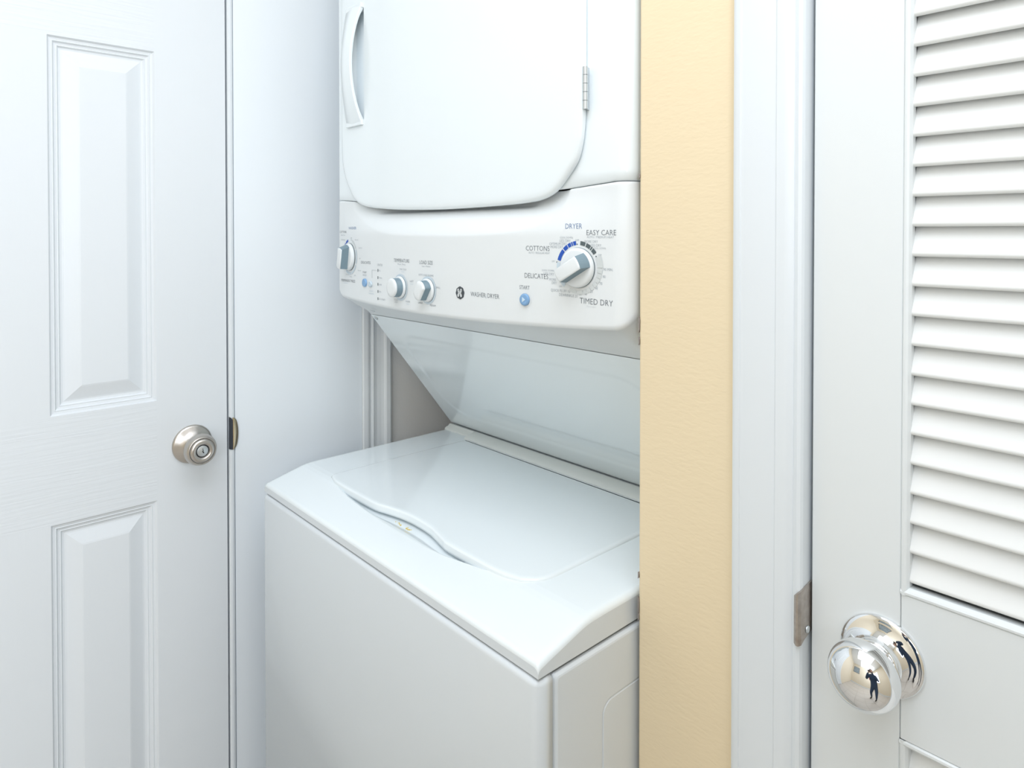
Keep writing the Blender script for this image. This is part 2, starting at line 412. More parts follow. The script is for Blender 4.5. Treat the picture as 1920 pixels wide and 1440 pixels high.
# ------------------------------------------------------------------ louvred door
d2 = empty('door_2', (-0.2868, 0.65, 0), 'white louvred door with a polished chrome knob, right of the tan wall', None, 'structure')
YD = 0.650
DX0, DX1 = -0.2862, 0.322
SL = -0.2085                                   # inner edge of the latch stile
SR = 0.240
RT, RB = H - 0.3150, H - 0.4425                # middle rail top and bottom
DB = 0.033
def rbox(name, x0, x1, z0, z1, **k): return box(name, (x0, YD, z0), (x1, YD + DB, z1), M['door2'], d2, bevel=0.0012, **k)
rbox('stile', DX0, SL, 0.012, 2.035); rbox('stile', SR, DX1, 0.012, 2.035)
rbox('rail', SL + 0.0002, SR, RB, RT); rbox('rail', SL + 0.0002, SR, 0.012, 0.20); rbox('rail', SL + 0.0002, SR, 1.93, 2.035)
# sticking bead round both louvre openings
for z0, z1 in ((RT, 1.93), (0.20, RB)):
    bmw = 0.0062
    pb = [(0, 0.0), (0.0012, -0.0012), (0.0030, -0.0014), (0.0046, -0.0004), (bmw, 0.003), (bmw, 0.010), (0, 0.010)]
    prism('bead', [(SL + a, YD + b) for a, b in pb], 'z', z0, z1, M['door2'], d2)
    prism('bead', [(SR - a, YD + b) for a, b in pb], 'z', z0, z1, M['door2'], d2)
    prism('bead', [(YD + b, z0 + a) for a, b in pb], 'x', SL, SR, M['door2'], d2)
    prism('bead', [(YD + b, z1 - a) for a, b in pb], 'x', SL, SR, M['door2'], d2)
# slats
pitch = 0.02585
sl_prof = []
yf, dz_, dy_ = YD + 0.0020, 0.0300, 0.0155       # front edge set back; slope rises to the back
tq = 0.0060
dirv = Vector((dy_, dz_)).normalized(); nrm = Vector((-dirv.y, dirv.x))   # (y,z) normal toward the front
Ls = 0.0355
for t in range(7):                             # rounded nose at the lower front
    a = -PI / 2 - PI / 2 * (t / 6) * 2 + PI
    c = Vector((yf + tq * 0.5, 0)) + dirv * 0.0015
    v = c + (nrm * math.cos(PI * t / 6) * tq / 2 - dirv * math.sin(PI * t / 6) * tq / 2)
    sl_prof.append((v.x, v.y))
top = Vector((yf + tq * 0.5, 0)) + dirv * Ls
sl_prof += [tuple(top - nrm * tq / 2), tuple(top + nrm * tq / 2)]
slat0 = None
def slat_at(z):
    global slat0
    if slat0 is None:
        slat0 = prism('slat', sl_prof, 'x', SL + 0.0052, SR - 0.0052, M['slat'], d2, bevel=0.0006, seg=1); o = slat0
    else:
        o = slat0.copy(); C.objects.link(o)
    o.location = (0, 0, z)
    return o
z = H - 0.3030
while z < 1.90:
    slat_at(z); z += pitch
z = H - 0.4430 - 0.0315
while z > 0.205:
    slat_at(z); z -= pitch
# chrome knob
CXk, CZk = -0.2232, H - 0.3755
k2 = lathe('door_knob', [(0.0125, 0.012), (0.0118, 0.018), (0.0120, 0.023), (0.0160, 0.0262), (0.0215, 0.0285), (0.0262, 0.0325), (0.0285, 0.0375), (0.0290, 0.0420),
                         (0.0284, 0.0465), (0.0268, 0.0510), (0.0240, 0.0553), (0.0200, 0.0590), (0.0150, 0.0618), (0.0100, 0.0635), (0.0050, 0.0643), (0.0, 0.0645)],
           (CXk, YD, CZk), (0, -1, 0), M['chrome'], d2, n=72, label='polished chrome door knob')
lathe('rosette', [(0.0350, 0.0), (0.0352, 0.0020), (0.0340, 0.0038), (0.0305, 0.0046), (0.0260, 0.0060), (0.0215, 0.0085), (0.0190, 0.0112), (0.0180, 0.0140),
                  (0.0178, 0.0165), (0.0165, 0.0180), (0.0150, 0.0172), (0.0148, 0.0155), (0.0120, 0.0150)],
      (CXk, YD, CZk), (0, -1, 0), M['chrome'], k2, n=72)
sb = k2.modifiers.new('subsurf', 'SUBSURF'); sb.levels = 1; sb.render_levels = 1
child_shift(d2)

# ------------------------------------------------------------------ washer and dryer unit
XA, XB = -1.1773, -0.4913
mc = empty('stacked_washer_dryer', (-0.834, 0.82, 0), 'white stacked washer and dryer unit standing in the closet opening', 'washer dryer')
BACK = 1.13
# washer front panel (wraps the corners)
zt = H - 0.4572
lp = []
def plan(inset, r, zz, yb=0.5036):
    x0, x1, y0 = XA - 0.0022 + inset, XB + 0.0022 - inset, 0.4818 + inset
    pts = [(x0, yb, zz)]
    n = 6
    for i in range(n + 1):
        t = PI + PI / 2 * i / n; pts.append((x0 + r + r * math.cos(t), y0 + r + r * math.sin(t), zz))
    for i in range(n + 1):
        t = -PI / 2 + PI / 2 * i / n; pts.append((x1 - r + r * math.cos(t), y0 + r + r * math.sin(t), zz))
    pts.append((x1, yb, zz)); return pts
loops = [plan(0, 0.011, 0.03)]
for i in range(6):
    t = PI / 2 * i / 5
    ins = 0.0075 * (1 - math.cos(t)); loops.append(plan(ins, 0.012, zt - 0.0075 + 0.0075 * math.sin(t)))
loops[-1] = plan(0.0075, 0.008, zt)
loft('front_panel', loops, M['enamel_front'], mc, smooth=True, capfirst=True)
# side panels
def side(x, s):
    y0, y1, z0, z1 = 0.5062, BACK, 0.03, H - 0.4592
    yz = [rrect(y0, z0, y1, z1, 0.004, 5)] + [rrect(y0 + q, z0 + q, y1 - q, z1 - q, 0.004, 5) for q in (.0002, .0009, .0021, .0036, .0055)]
    ex = [0.012, 0.0050, 0.0032, 0.0016, 0.0005, 0.0]
    a0, b0, a1, b1 = 0.5825, 0.14, 1.07, H - 0.5235
    for o, e, r in ((0, 0.0, 0.016), (0.0010, 0.0014, 0.0155), (0.0022, 0.0014, 0.015), (0.0034, 0.0002, 0.014)):
        yz.append(rrect(a0 + o, b0 + o, a1 - o, b1 - o, r, 5)); ex.append(e)
    loops = [[(x - s * e, p[0], p[1]) for p in L] for L, e in zip(yz, ex)]
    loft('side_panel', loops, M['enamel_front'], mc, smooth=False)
side(XB + 0.0022, 1); side(XA - 0.0022, -1)
box('inner_chassis', (XA + 0.012, 0.500, 0.05), (XB - 0.012, BACK - 0.002, H - 0.452), M['dark'], mc)
box('back_panel', (XA + 0.002, BACK - 0.002, 0.03), (XB - 0.002, BACK, H + 0.55), M['enamel_front'], mc)
for x in (XA + 0.06, XB - 0.06):
    for y in (0.55, BACK - 0.07):
        lathe('foot', [(0.022, 0), (0.022, 0.008), (0.010, 0.012), (0.010, 0.05), (0, 0.05)], (x, y, 0.006), (0, 0, 1), M['black'], mc, n=20)

# top deck as one formed surface: front lip, sloping nose, flat with a crescent finger recess
lidB = [(-1.0760, 0.5605), (-1.0560, 0.5545), (-1.0406, 0.5522), (-1.0130, 0.5512), (-0.9862, 0.5509), (-0.9500, 0.5512), (-0.9170, 0.5525), (-0.8960, 0.5575), (-0.8745, 0.5625), (-0.8550, 0.5657),
        (-0.8343, 0.5670), (-0.8120, 0.5665), (-0.7902, 0.5645), (-0.7700, 0.5600), (-0.7500, 0.5550), (-0.7374, 0.5522), (-0.7083, 0.5512), (-0.6760, 0.5512), (-0.6442, 0.5518), (-0.6200, 0.5545), (-0.5990, 0.5605)]
arcO = [(-1.0394, 0.5522), (-1.0100, 0.5468), (-0.9802, 0.5425), (-0.9400, 0.5390), (-0.9018, 0.5362), (-0.8426, 0.5340), (-0.7862, 0.5340), (-0.7500, 0.5356), (-0.7250, 0.5378), (-0.6900, 0.5440), (-0.6441, 0.5520)]
def prof_z(y):
    # height of the deck by depth
    if y < 0.491:
        t = (y - 0.4848) / 0.0062
        return -0.4452 + 0.0062 * math.sqrt(max(0, 1 - (1 - t) ** 2))
    return interp(y, [(0.491, -0.4388), (0.50, -0.4363), (0.52, -0.4312), (0.54, -0.4262), (0.552, -0.4232), (0.560, -0.4218), (0.570, -0.4209), (0.59, -0.4205), (1.2, -0.4205)])
def deck(x, y):
    zz = prof_z(max(y, 0.4848))
    d = min(x - XA, XB - x)
    r = 0.007
    if d < r: zz -= r - math.sqrt(max(0, r * r - (r - d) ** 2))
    if -1.0394 < x < -0.6441:
        a = interp(x, arcO); b = interp(x, lidB)
        if y > a and b - a > 1e-4:
            t = (y - a) / (b - a)
            zr = -0.4335
            zz = min(zz, zz + (zr - zz) * sstep(min(1, t * 1.6)) * min(1, (b - a) / 0.010)) if y < b + 0.01 else zz
    return (x, y, H + zz)
xs = [XA, XA + .0003, XA + .0012, XA + .0028, XA + .0048, XA + .007] + lin(XA + .012, -1.05, 14) + lin(-1.047, -0.64, 180) + lin(-0.632, XB - .012, 16) + [XB - .007, XB - .0048, XB - .0028, XB - .0012, XB - .0003, XB]
ys = [0.4848, 0.4850, 0.4856, 0.4866, 0.488, 0.4895, 0.491, 0.494, 0.50, 0.51, 0.52, 0.527] + lin(0.531, 0.582, 52) + [0.59, 0.62, 0.7, 0.8, 0.90]
dk = grid('washer_top', xs, ys, deck, M['enamel'], mc)
# skirt of the deck
zz0 = H - 0.4552
sk = []
P = [(x, 0.4848, deck(x, 0.4848)[2]) for x in xs] + [(XB, y, deck(XB, y)[2]) for y in ys[1:]]
Pl = [(XA, y, deck(XA, y)[2]) for y in reversed(ys[1:])]
P = Pl + P
vs_, fs = [], []
for p in P: vs_ += [p, (p[0], p[1], zz0)]
for i in range(len(P) - 1): fs.append((2 * i, 2 * i + 1, 2 * i + 3, 2 * i + 2))
me = bpy.data.meshes.new('top_skirt'); me.from_pydata(vs_, [], fs)
bm = bmesh.new(); bm.from_mesh(me); bmesh.ops.recalc_face_normals(bm, faces=bm.faces); bm.to_mesh(me); bm.free()
link('top_skirt', me, M['enamel_front'], dk, smooth=False)

# lid with the waved front edge
out = [tuple(p) for p in catmull([(p[0], p[1], 0) for p in lidB], 4)]
out = [(p[0], p[1]) for p in out]
ring = [(-1.0800, 0.5680)] + out
ring += [(-0.5850, 0.5720), (-0.5785, 0.5850), (-0.5765, 0.60), (-0.5765, 0.66), (-0.5765, 0.76), (-0.5790, 0.8560), (-0.5850, 0.8610), (-0.70, 0.8615), (-0.83, 0.8615), (-0.96, 0.8615), (-1.0740, 0.8610), (-1.0800, 0.8560), (-1.0822, 0.80), (-1.0822, 0.70), (-1.0822, 0.60), (-1.0820, 0.5730)]
cx_, cy_ = -0.83, 0.70
def off(L, d):
    n = len(L); o = []
    for i in range(n):
        a, b = Vector(L[i - 1]), Vector(L[(i + 1) % n])
        t = (b - a).normalized(); nn = Vector((-t.y, t.x))
        o.append((L[i][0] + nn.x * d, L[i][1] + nn.y * d))
    return o
lz = [(-0.0005, -0.4290), (0.0, -0.4262), (0.0000, -0.4205), (0.0006, -0.4192), (0.0018, -0.4182), (0.0035, -0.4177), (0.008, -0.4175)]
loops = [[(p[0], p[1], H + zz) for p in off(ring, d)] for d, zz in lz]
loft('washer_lid', loops, M['enamel'], mc, smooth=True, capfirst=True)
# crumbs of detergent in the recess
bm = bmesh.new()
for (x, y) in ((-0.869, 0.5590), (-0.862, 0.5592), (-0.858, 0.5580), (-0.8555, 0.5568), (-0.842, 0.5588), (-0.8375, 0.5575), (-0.8355, 0.5560), (-0.8330, 0.5583)):
    for q in range(5):
        px_, py_ = x + random.uniform(-.003, .003), y + random.uniform(-.0016, .0020)
        s = random.uniform(.0003, .0008)
        mtx = Matrix.Translation((px_, py_, deck(px_, py_)[2] + s * 0.2)) @ Matrix.Diagonal((s * 1.6, s, s * 0.5, 1))
        bmesh.ops.create_icosphere(bm, subdivisions=1, radius=1, matrix=mtx)
cr = from_bm('detergent_crumbs', bm, M['yellow'], mc, label='yellow detergent crumbs'); cr['kind'] = 'stuff'

# hinge covers at the back of the deck
def cover(name, x0, x1, yfr):
    pp = [(yfr, H - 0.4225), (yfr + 0.0002, H - 0.4188), (yfr + 0.003, H - 0.4165), (yfr + 0.010, H - 0.4142), (0.8905, H - 0.4110), (0.8955, H - 0.4112), (0.8975, H - 0.4135), (0.8975, H - 0.4225)]
    prism(name, pp, 'x', x0, x1, M['hinge_plastic'], mc, bevel=0.0012)
cover('hinge_cover', XA + 0.001, -1.0935, 0.8775)
cover('lid_hinge', -1.0920, -0.5765, 0.8640)
cover('hinge_cover', -0.5750, XB - 0.001, 0.8775)
box('deck_back', (XA + .001, 0.8978, H - 0.455), (XB - .001, BACK - .002, H - 0.4125), M['enamel_front'], mc)

# sloping shroud under the console
S0 = Vector((0.6995, H - 0.1600)); S1 = Vector((0.8965, H - 0.4092))
sd = (S1 - S0); sn = Vector((-sd.y, sd.x)).normalized()
if sn.x > 0: sn = -sn                        # outward: towards the front and down
def shroud(u, v):
    x = XA + u * (XB - XA); p = S0 + sd * v
    dx = min(u, 1 - u) * (XB - XA); dv = min(v, 1 - v) * sd.length
    R = 0.06; ax, av = dx - 0.045, dv - 0.045
    q = min(ax, av) if (ax > R or av > R) else R - math.hypot(max(0, R - ax), max(0, R - av))
    h = -0.0007 * sstep(q / 0.008 + 0.5)
    p = p + sn * h
    return (x, p.x, p.y)
grid('shroud', lin(0, 1, 150), lin(0, 1, 80), shroud, M['gloss'], mc)
pf = [(S0.x + 0.002, S0.y + 0.0), (S1.x + 0.002, S1.y), (BACK - 0.002, S1.y), (BACK - 0.002, H + 0.055), (0.69, H + 0.055), (0.69, S0.y + 0.012)]
prism('upper_housing', pf, 'x', XA + 0.0004, XB - 0.0004, M['enamel_front'], mc)

# control console
YF = 0.630
scoopB = [(-1.1180, 0.075), (-1.1168, 0.0458), (-1.0950, 0.0320), (-1.0699, 0.0209), (-1.0350, 0.0100), (-0.9950, 0.0025), (-0.9511, -0.0026), (-0.85, -0.0045), (-0.7584, -0.0038), (-0.6900, -0.0005), (-0.6481, 0.0045), (-0.6200, 0.0120), (-0.5995, 0.0250), (-0.5850, 0.045), (-0.5780, 0.075)]
scoopC = [tuple(p)[:2] for p in catmull([(a, b, 0) for a, b in scoopB], 5)]
ZT = 0.0598
BOW = 0.025
def ztop(x):
    d = min(x - XA, XB - x)
    return 0.0602 - 0.0062 * max(0.0, min(1.0, (d - 0.015) / 0.09))
def bow(x, z):
    return BOW * max(0.0, 1 - ((x + 0.8343) / 0.343) ** 2) * sstep((0.056 - z) / 0.06)
def onsurf(x, z):
    # point of the bowed front seen in the direction of (x, YF, z)
    t = 1.0
    for _ in range(12): t = (YF - bow(x * t, z * t)) / YF
    return x * t, YF * t, z * t
def settle(o, cx, cz):
    # move a control modelled on the flat plane onto the bowed front, turned to face along its normal
    X, Y, Z = onsurf(cx, cz)
    th = math.atan2(bow(X - .005, Z) - bow(X + .005, Z), 0.01)
    m_ = Matrix.Translation((X, Y, H + Z)) @ Matrix.Rotation(th, 4, 'Z') @ Matrix.Translation((-cx, -YF, -(H + cz)))
    def rec(q):
        q.data.transform(m_)
        for c in q.children: rec(c)
    rec(o); return o
RC, RZ, RE = 0.020, 0.007, 0.020
def zlow(x):
    b = (-0.1318 + 0.12 * (x + 0.87) ** 2) * (1 - bow(x, -0.12) / YF)
    d = min(x - XA, XB - x)
    if d < RE: b += RE - math.sqrt(max(0, RE * RE - (RE - d) ** 2))
    return b
def yfront(x, z):
    y = YF - bow(x, z)
    d = min(x - XA, XB - x)
    rc = RC if x > -0.8 else 0.005
    if d < rc: y += rc - math.sqrt(max(0, rc * rc - (rc - d) ** 2))
    e = z - zlow(x)
    if e < RZ: y += RZ - math.sqrt(max(0, RZ * RZ - (RZ - e) ** 2))
    if -1.118 < x < -0.578:
        b = interp(x, scoopC)
        if z > b: y += min(0.0110, 0.30 * (z - b))
    if -1.045 < x < -0.635: y += 0.010 * sstep((z - 0.0325) / 0.004) * sstep((x + 1.045) / 0.04) * sstep((-0.635 - x) / 0.04)
    if z > ztop(x) - 0.002: y += (z - (ztop(x) - 0.002)) * 0.6
    return y
def endpts(a, b): return [a + k for k in (0, .0002, .0008, .0018, .0032, .005, .0075, .0105, .014, .0175, .0205)] + lin(a + .024, b - .024, 190) + [b - k for k in (.0205, .0175, .014, .0105, .0075, .005, .0032, .0018, .0008, .0002, 0)]
cxs = endpts(XA, XB)
vt = [0, .00015, .0006, .0014, .0026, .0042, .0060, .0072]
def console(x, v):
    zl = zlow(x)
    if v <= 100:            # front, v index 0..100 from bottom to top
        if v < len(vt): z = zl + vt[int(v)]
        else: z = zl + 0.0072 + (ztop(x) - zl - 0.0072) * (v - len(vt) + 1) / (100 - len(vt) + 1)
        return (x, yfront(x, z), H + z)
vrows = list(range(0, 101))
def cons(u, v):
    if v >= 0: return console(u, v)
    a = console(u, 0)
    # underside: v=-1 .. -3
    tgt = {-1: (0.35, 0), -2: (0.88, 0), -3: (1.0, 0)}[v]
    y = a[1] + (0.6985 - a[1]) * tgt[0]
    z = a[2] + ((H - 0.1588) - a[2]) * (tgt[0] ** 0.9 if v != -2 else 0.86)
    return (u, y, z)
con = grid('control_console', cxs, [-3, -2, -1] + vrows, cons, M['plastic'], mc)
# top return and ends of the console shell
vs_, fs = [], []
for x in cxs:
    p = console(x, 100); vs_ += [p, (x, 0.69, H + ztop(x))]
for i in range(len(cxs) - 1): fs.append((2 * i, 2 * i + 1, 2 * i + 3, 2 * i + 2))
mesh_py('console_top', vs_, fs, M['plastic'], con)
for x in (XA, XB):
    colp = [cons(x, v) for v in [-3, -2, -1] + vrows] + [(x, 0.69, H + ZT), (x, 0.6985, H - 0.1588)]
    mesh_py('console_end', colp[:-1], [tuple(range(len(colp) - 1))], M['plastic'], con)
lathe('plug', [(0.0052, 0), (0.0050, 0.0008), (0.0036, 0.0010), (0.0034, 0.0004), (0, 0.0004)], (-1.0896, 0.6505, H - 0.1412), (0, -0.40, -0.92), M['nickel_plug'], con, n=24)
lathe('screw', [(0.0040, 0), (0.0038, 0.0010), (0.0020, 0.0016), (0.0018, 0.0008), (0, 0.0008)], (-1.1655, 0.7040, H - 0.1665), (0, sn.x, sn.y), M['nickel_plug'], mc, n=24)

# dryer cabinet
def planD(zz, ins=0.0, low=False):
    pts = [(XA + ins, BACK, zz)]; r = 0.020; rl = 0.005; n = 8; y0 = YF + ins
    for i in range(n + 1):
        t = PI + PI / 2 * i / n; pts.append((XA + ins + rl + rl * math.cos(t), y0 + rl + rl * math.sin(t), zz))
    for x in lin(XA + 0.03, XB - 0.03, 40): pts.append((x, y0, zz - (0.0602 - ztop(x) if low else 0)))
    for i in range(n + 1):
        t = -PI / 2 + PI / 2 * i / n; pts.append((XB - ins - r + r * math.cos(t), y0 + r + r * math.sin(t), zz))
    pts.append((XB - ins, BACK, zz)); return pts
loops = [planD(H + 0.0612, 0.0025, True), planD(H + 0.0618, 0.0012, True), planD(H + 0.0632, 0.0, True), planD(H + 0.075, 0.0), planD(H + 0.562, 0), planD(H + 0.567, 0.002), planD(H + 0.569, 0.006)]
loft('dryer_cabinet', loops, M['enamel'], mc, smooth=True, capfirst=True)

# dryer door: outline in (x, z)
do = [(-0.5533, 0.35), (-0.5533, 0.24), (-0.5533, 0.175), (-0.5541, 0.145), (-0.5555, 0.125), (-0.5585, 0.108), (-0.5652, 0.0895), (-0.5800, 0.0720), (-0.5968, 0.0560), (-0.6100, 0.0485), (-0.6263, 0.0435), (-0.6481, 0.0405),
      (-0.70, 0.0380), (-0.7954, 0.0362), (-0.87, 0.0362), (-0.96, 0.0385), (-1.0200, 0.0420), (-1.0516, 0.0450), (-1.0780, 0.0495), (-1.0976, 0.0570), (-1.1145, 0.0710), (-1.1310, 0.0920), (-1.1420, 0.1130), (-1.1480, 0.1372), (-1.1500, 0.17), (-1.1505, 0.24), (-1.1505, 0.35)]
do = [tuple(p)[:2] for p in catmull([(a, b, 0) for a, b in do], 4)]
zc2 = 0.292
full = do + [(x, 2 * zc2 - z) for x, z in reversed(do) if 2 * zc2 - z > 0.351 or z < 0.23]
# keep a clean closed ring (top half mirrors the bottom half)
low = [p for p in do if p[1] <= zc2]
full = low + [(x, 2 * zc2 - z) for x, z in reversed(low)]
def off2(L, d):
    n = len(L); o = []
    for i in range(n):
        a, b = Vector(L[i - 1]), Vector(L[(i + 1) % n])
        t = (b - a).normalized(); nn = Vector((t.y, -t.x))
        o.append((L[i][0] + nn.x * d, L[i][1] + nn.y * d))
    return o
dth = [(0.004, YF - 0.0003), (0.0035, YF - 0.0012), (0.0, YF - 0.0022), (0.0, YF - 0.0052), (0.0008, YF - 0.0072), (0.0026, YF - 0.0088), (0.0055, YF - 0.0096), (0.010, YF - 0.0099), (0.016, YF - 0.0100)]
sgn = 1
c0 = off2(full, 0.01)
if abs(c0[len(c0) // 4][0] + 0.83) > abs(full[len(full) // 4][0] + 0.83): sgn = -1
# the door has a grip pocket: ring-bridge its face to a pocket outline
loops = [[(p[0], y, H + p[1]) for p in off2(full, sgn * d)] for d, y in dth]
vsD = [v for L in loops for v in L]; n = len(full); fsD = []
for a in range(len(loops) - 1):
    for i in range(n):
        j = (i + 1) % n; fsD.append((a * n + i, a * n + j, (a + 1) * n + j, (a + 1) * n + i))
PX0, PX1, PZ0, PZ1 = -1.112, -1.0655, 0.199, 0.398
pocket = [(p[0], p[1]) for p in rrect(PX0, PZ0, PX1, PZ1, 0.004, 3)]
bm = bmesh.new()
V = [bm.verts.new(v) for v in vsD]
for f in fsD: bm.faces.new([V[i] for i in f])
inner = V[(len(loops) - 1) * n:]
pv = [bm.verts.new((a, YF - 0.010, H + b)) for a, b in pocket]
e1 = [bm.edges.get((inner[i], inner[(i + 1) % n])) or bm.edges.new((inner[i], inner[(i + 1) % n])) for i in range(n)]
e2 = [bm.edges.new((pv[i], pv[(i + 1) % len(pv)])) for i in range(len(pv))]
bmesh.ops.triangle_fill(bm, edges=e1 + e2, use_beauty=True, use_dissolve=False)
p2 = [bm.verts.new((a + (0.006 if a < -1.1 else -0.0005), YF + 0.004, H + b + (0.004 if b < .3 else -0.004))) for a, b in pocket]
for i in range(len(pv)):
    j = (i + 1) % len(pv); bm.faces.new((pv[i], pv[j], p2[j], p2[i]))
bm.faces.new(p2)
dd = from_bm('dryer_door', bm, M['enamel'], mc, smooth=True)
dd.data.polygons.foreach_set('use_smooth', [True] * len(dd.data.polygons))
es = dd.modifiers.new('split', 'EDGE_SPLIT'); es.split_angle = math.radians(28)
# arched strap handle
hz0, hz1 = 0.1915, 0.4050
def strap(u, v):
    # u along height 0..1, v around the section
    t = 2 * u - 1
    z = hz0 + (hz1 - hz0) * u
    bow = (1 - t * t)
    y_out = YF - 0.0130 - 0.0190 * bow
    xl = -1.1260 + 0.0145 * (1 - abs(t) ** 3) + 0.003 * abs(t) ** 8
    xr = -1.0670 - 0.009 * bow
    th = 0.0045
    y_in = min(YF - 0.0098 + 0.001, y_out + th + 0.010 * abs(t) ** 12)
    sec = [(xr, y_in), (xr, y_out + .0012), (xr - .0012, y_out), ((xl + xr) / 2, y_out - .0008), (xl + .002, y_out + 0.0006), (xl, y_out + .0022), (xl, y_in)]
    x, y = sec[v % 7]
    return (x, y, H + z)
us = [0, .004, .012] + lin(.03, .97, 40) + [.988, .996, 1]
vs_, fs = [], []
for u in us: vs_ += [strap(u, v) for v in range(7)]
for i in range(len(us) - 1):
    for j in range(7):
        fs.append((i * 7 + j, i * 7 + (j + 1) % 7, (i + 1) * 7 + (j + 1) % 7, (i + 1) * 7 + j))
fs += [tuple(range(7))[::-1], tuple(range(len(vs_) - 7, len(vs_)))]
hd = mesh_py('door_handle', vs_, fs, M['enamel'], mc, smooth=True)
es = hd.modifiers.new('split', 'EDGE_SPLIT'); es.split_angle = math.radians(40)
# end blocks of the handle reaching the door face
for za, zb_ in ((0.1905, 0.2005), (0.3965, 0.406)):
    box('handle_end', (-1.1215, YF - 0.0150, H + za), (-1.0672, YF - 0.0092, H + zb_), M['enamel'], hd, bevel=0.0015)
# hinge knuckles
hg = None
zk = 0.1495
for i in range(5):
    m_ = M['nickel_plug']
    o = lathe('hinge' if hg is None else 'knuckle', [(0, 0), (0.0034, 0.0), (0.0034, 0.0097), (0, 0.0097)],
              (-0.5497, YF - 0.0085, H + zk + 0.0103 * i), (0, 0, 1), M['nickel_plug'], mc if hg is None else hg, n=20, smooth=False, bevel=0.0)
    if hg is None: hg = o; o['label'] = 'steel door hinge'
box('hinge_leaf', (-0.5530, YF - 0.0080, H + zk), (-0.5505, YF - 0.0002, H + zk + 0.051), M['nickel_plug'], hg)

# ---- dials, knobs, buttons
def disc_ring(name, cx, cz, r0, r1, a0, a1, m, y=YF - 0.0004, parent=None, n=None):
    """flat printed arc; angles in degrees clockwise from the top"""
    n = n or max(3, int(abs(a1 - a0) / 5))
    vs_, fs = [], []
    for i in range(n + 1):
        a = math.radians(a0 + (a1 - a0) * i / n)
        for r in (r0, r1): vs_.append((cx + r * math.sin(a), y, H + cz + r * math.cos(a)))
    for i in range(n): fs.append((2 * i, 2 * i + 1, 2 * i + 3, 2 * i + 2))
    return settle(mesh_py(name, vs_, fs, m, parent or con), cx, cz)

def dot(cx, cz, r=0.0009):
    settle(lathe('printed_dot', [(r, 0.0004), (0, 0.0005)], (cx, YF, H + cz), (0, -1, 0), M['slate'], con, n=12, smooth=False), cx, cz)

def dial(cx, cz, r, ang, name='dial', label=None):
    d = lathe(name, [(r * 1.02, 0.0), (r * 1.02, 0.003), (r * 0.99, 0.0052), (r * 0.94, 0.0064), (r * 0.86, 0.0068), (0, 0.0068)], (cx, YF - 0.0006, H + cz), (0, -1, 0), M['plastic'], mc, n=64, label=label)
    lathe('shadow_gap', [(r * 1.035, 0.0), (r * 1.035, 0.0014), (r, 0.0014)], (cx, YF - 0.0002, H + cz), (0, -1, 0), M['rim_shade'], d, n=64)  # dark collar: shade under the dial rim put into its colour
    # grip bar across the disc, long axis at angle ang (clockwise from top)
    a = math.radians(ang); ux, uz = math.sin(a), math.cos(a); px_, pz_ = uz, -ux
    hw, hl, ht = r * 0.35, r * 0.93, 0.0140
    def ring(w, l, y, e=1.0):
        pts = []
        n = 7
        for sgn_ in (1, -1):
            for i in range(n):
                s = (i / (n - 1) * 2 - 1) * sgn_
                ll = math.sqrt(max(0, (l * 1.0) ** 2 - (w * s) ** 2 * 0.9))
                ll *= 1.0 if sgn_ > 0 else e
                pts.append((cx + ux * ll * sgn_ + px_ * w * s, y, H + cz + uz * ll * sgn_ + pz_ * w * s))
        return pts
    y0 = YF - 0.0072
    L = [ring(hw * 1.16, hl, y0), ring(hw * 1.0, hl * 0.97, y0 - ht * 0.93, 0.74)]
    g = loft('dial_grip', L, M['grip'], d, smooth=False, cap=True)
    L = [ring(hw * 1.0, hl * 0.965, y0 - ht * 0.90, 0.74), ring(hw * 1.02, hl * 0.975, y0 - ht * 0.93, 0.745), ring(hw * 0.96, hl * 0.95, y0 - ht * 1.0, 0.73), ring(hw * 0.75, hl * 0.88, y0 - ht * 1.03, 0.70)]
    loft('grip_cap', L, M['plastic'], d, smooth=True, capfirst=True)
    return settle(d, cx, cz)
DXc, DZc = -0.5682, -0.0430
dial(DXc, DZc, 0.0238, 240, 'dial', 'large dryer cycle dial')
WXc, WZc = -1.1345, -0.0440
dial(WXc, WZc, 0.0240, 192, 'dial', 'large washer cycle dial')

def small_knob(cx, cz, r, cut):
    d = lathe('knob', [(r * 1.12, 0.0), (r * 1.12, 0.002), (r * 1.03, 0.0034), (r * 0.98, 0.0036), (0, 0.0036)], (cx, YF - 0.0012, H + cz), (0, -1, 0), M['plastic'], mc, n=48)
    lathe('shadow_gap', [(r * 1.10, 0.0), (r * 1.10, 0.0009), (r, 0.0009)], (cx, YF - 0.0002, H + cz), (0, -1, 0), M['rim_shade'], d, n=48)  # same dark collar as shade below the small knob
    def ring(k, y):
        pts = []
        for i in range(48):
            a = 2 * PI * i / 48; x, z = r * k * math.sin(a), r * k * math.cos(a)
            ca, sa = math.cos(math.radians(cut)), math.sin(math.radians(cut))
            u, v = x * ca - z * sa, x * sa + z * ca      # flats across v
            lim = 0.66 * r * k
            u = max(-lim, min(lim, u)) if cut != 999 else u
            x, z = u * ca + v * sa, -u * sa + v * ca
            pts.append((cx + x, y, H + cz + z))
        return pts
    y0 = YF - 0.0046
    loft('knob_grip', [ring(0.97, y0), ring(0.93, y0 - 0.0105)], M['grip'], d, smooth=True)
    loft('grip_cap', [ring(0.93, y0 - 0.0102), ring(0.95, y0 - 0.0110), ring(0.92, y0 - 0.0130), ring(0.80, y0 - 0.0142), ring(0.5, y0 - 0.0146)], M['plastic'], d, smooth=True, capfirst=True)
    return settle(d, cx, cz)
kn = small_knob(-0.9655, -0.0905, 0.0158, 999); kn['label'] = 'temperature knob'
kn = small_knob(-0.8875, -0.0905, 0.0158, 35); kn['label'] = 'load size knob'
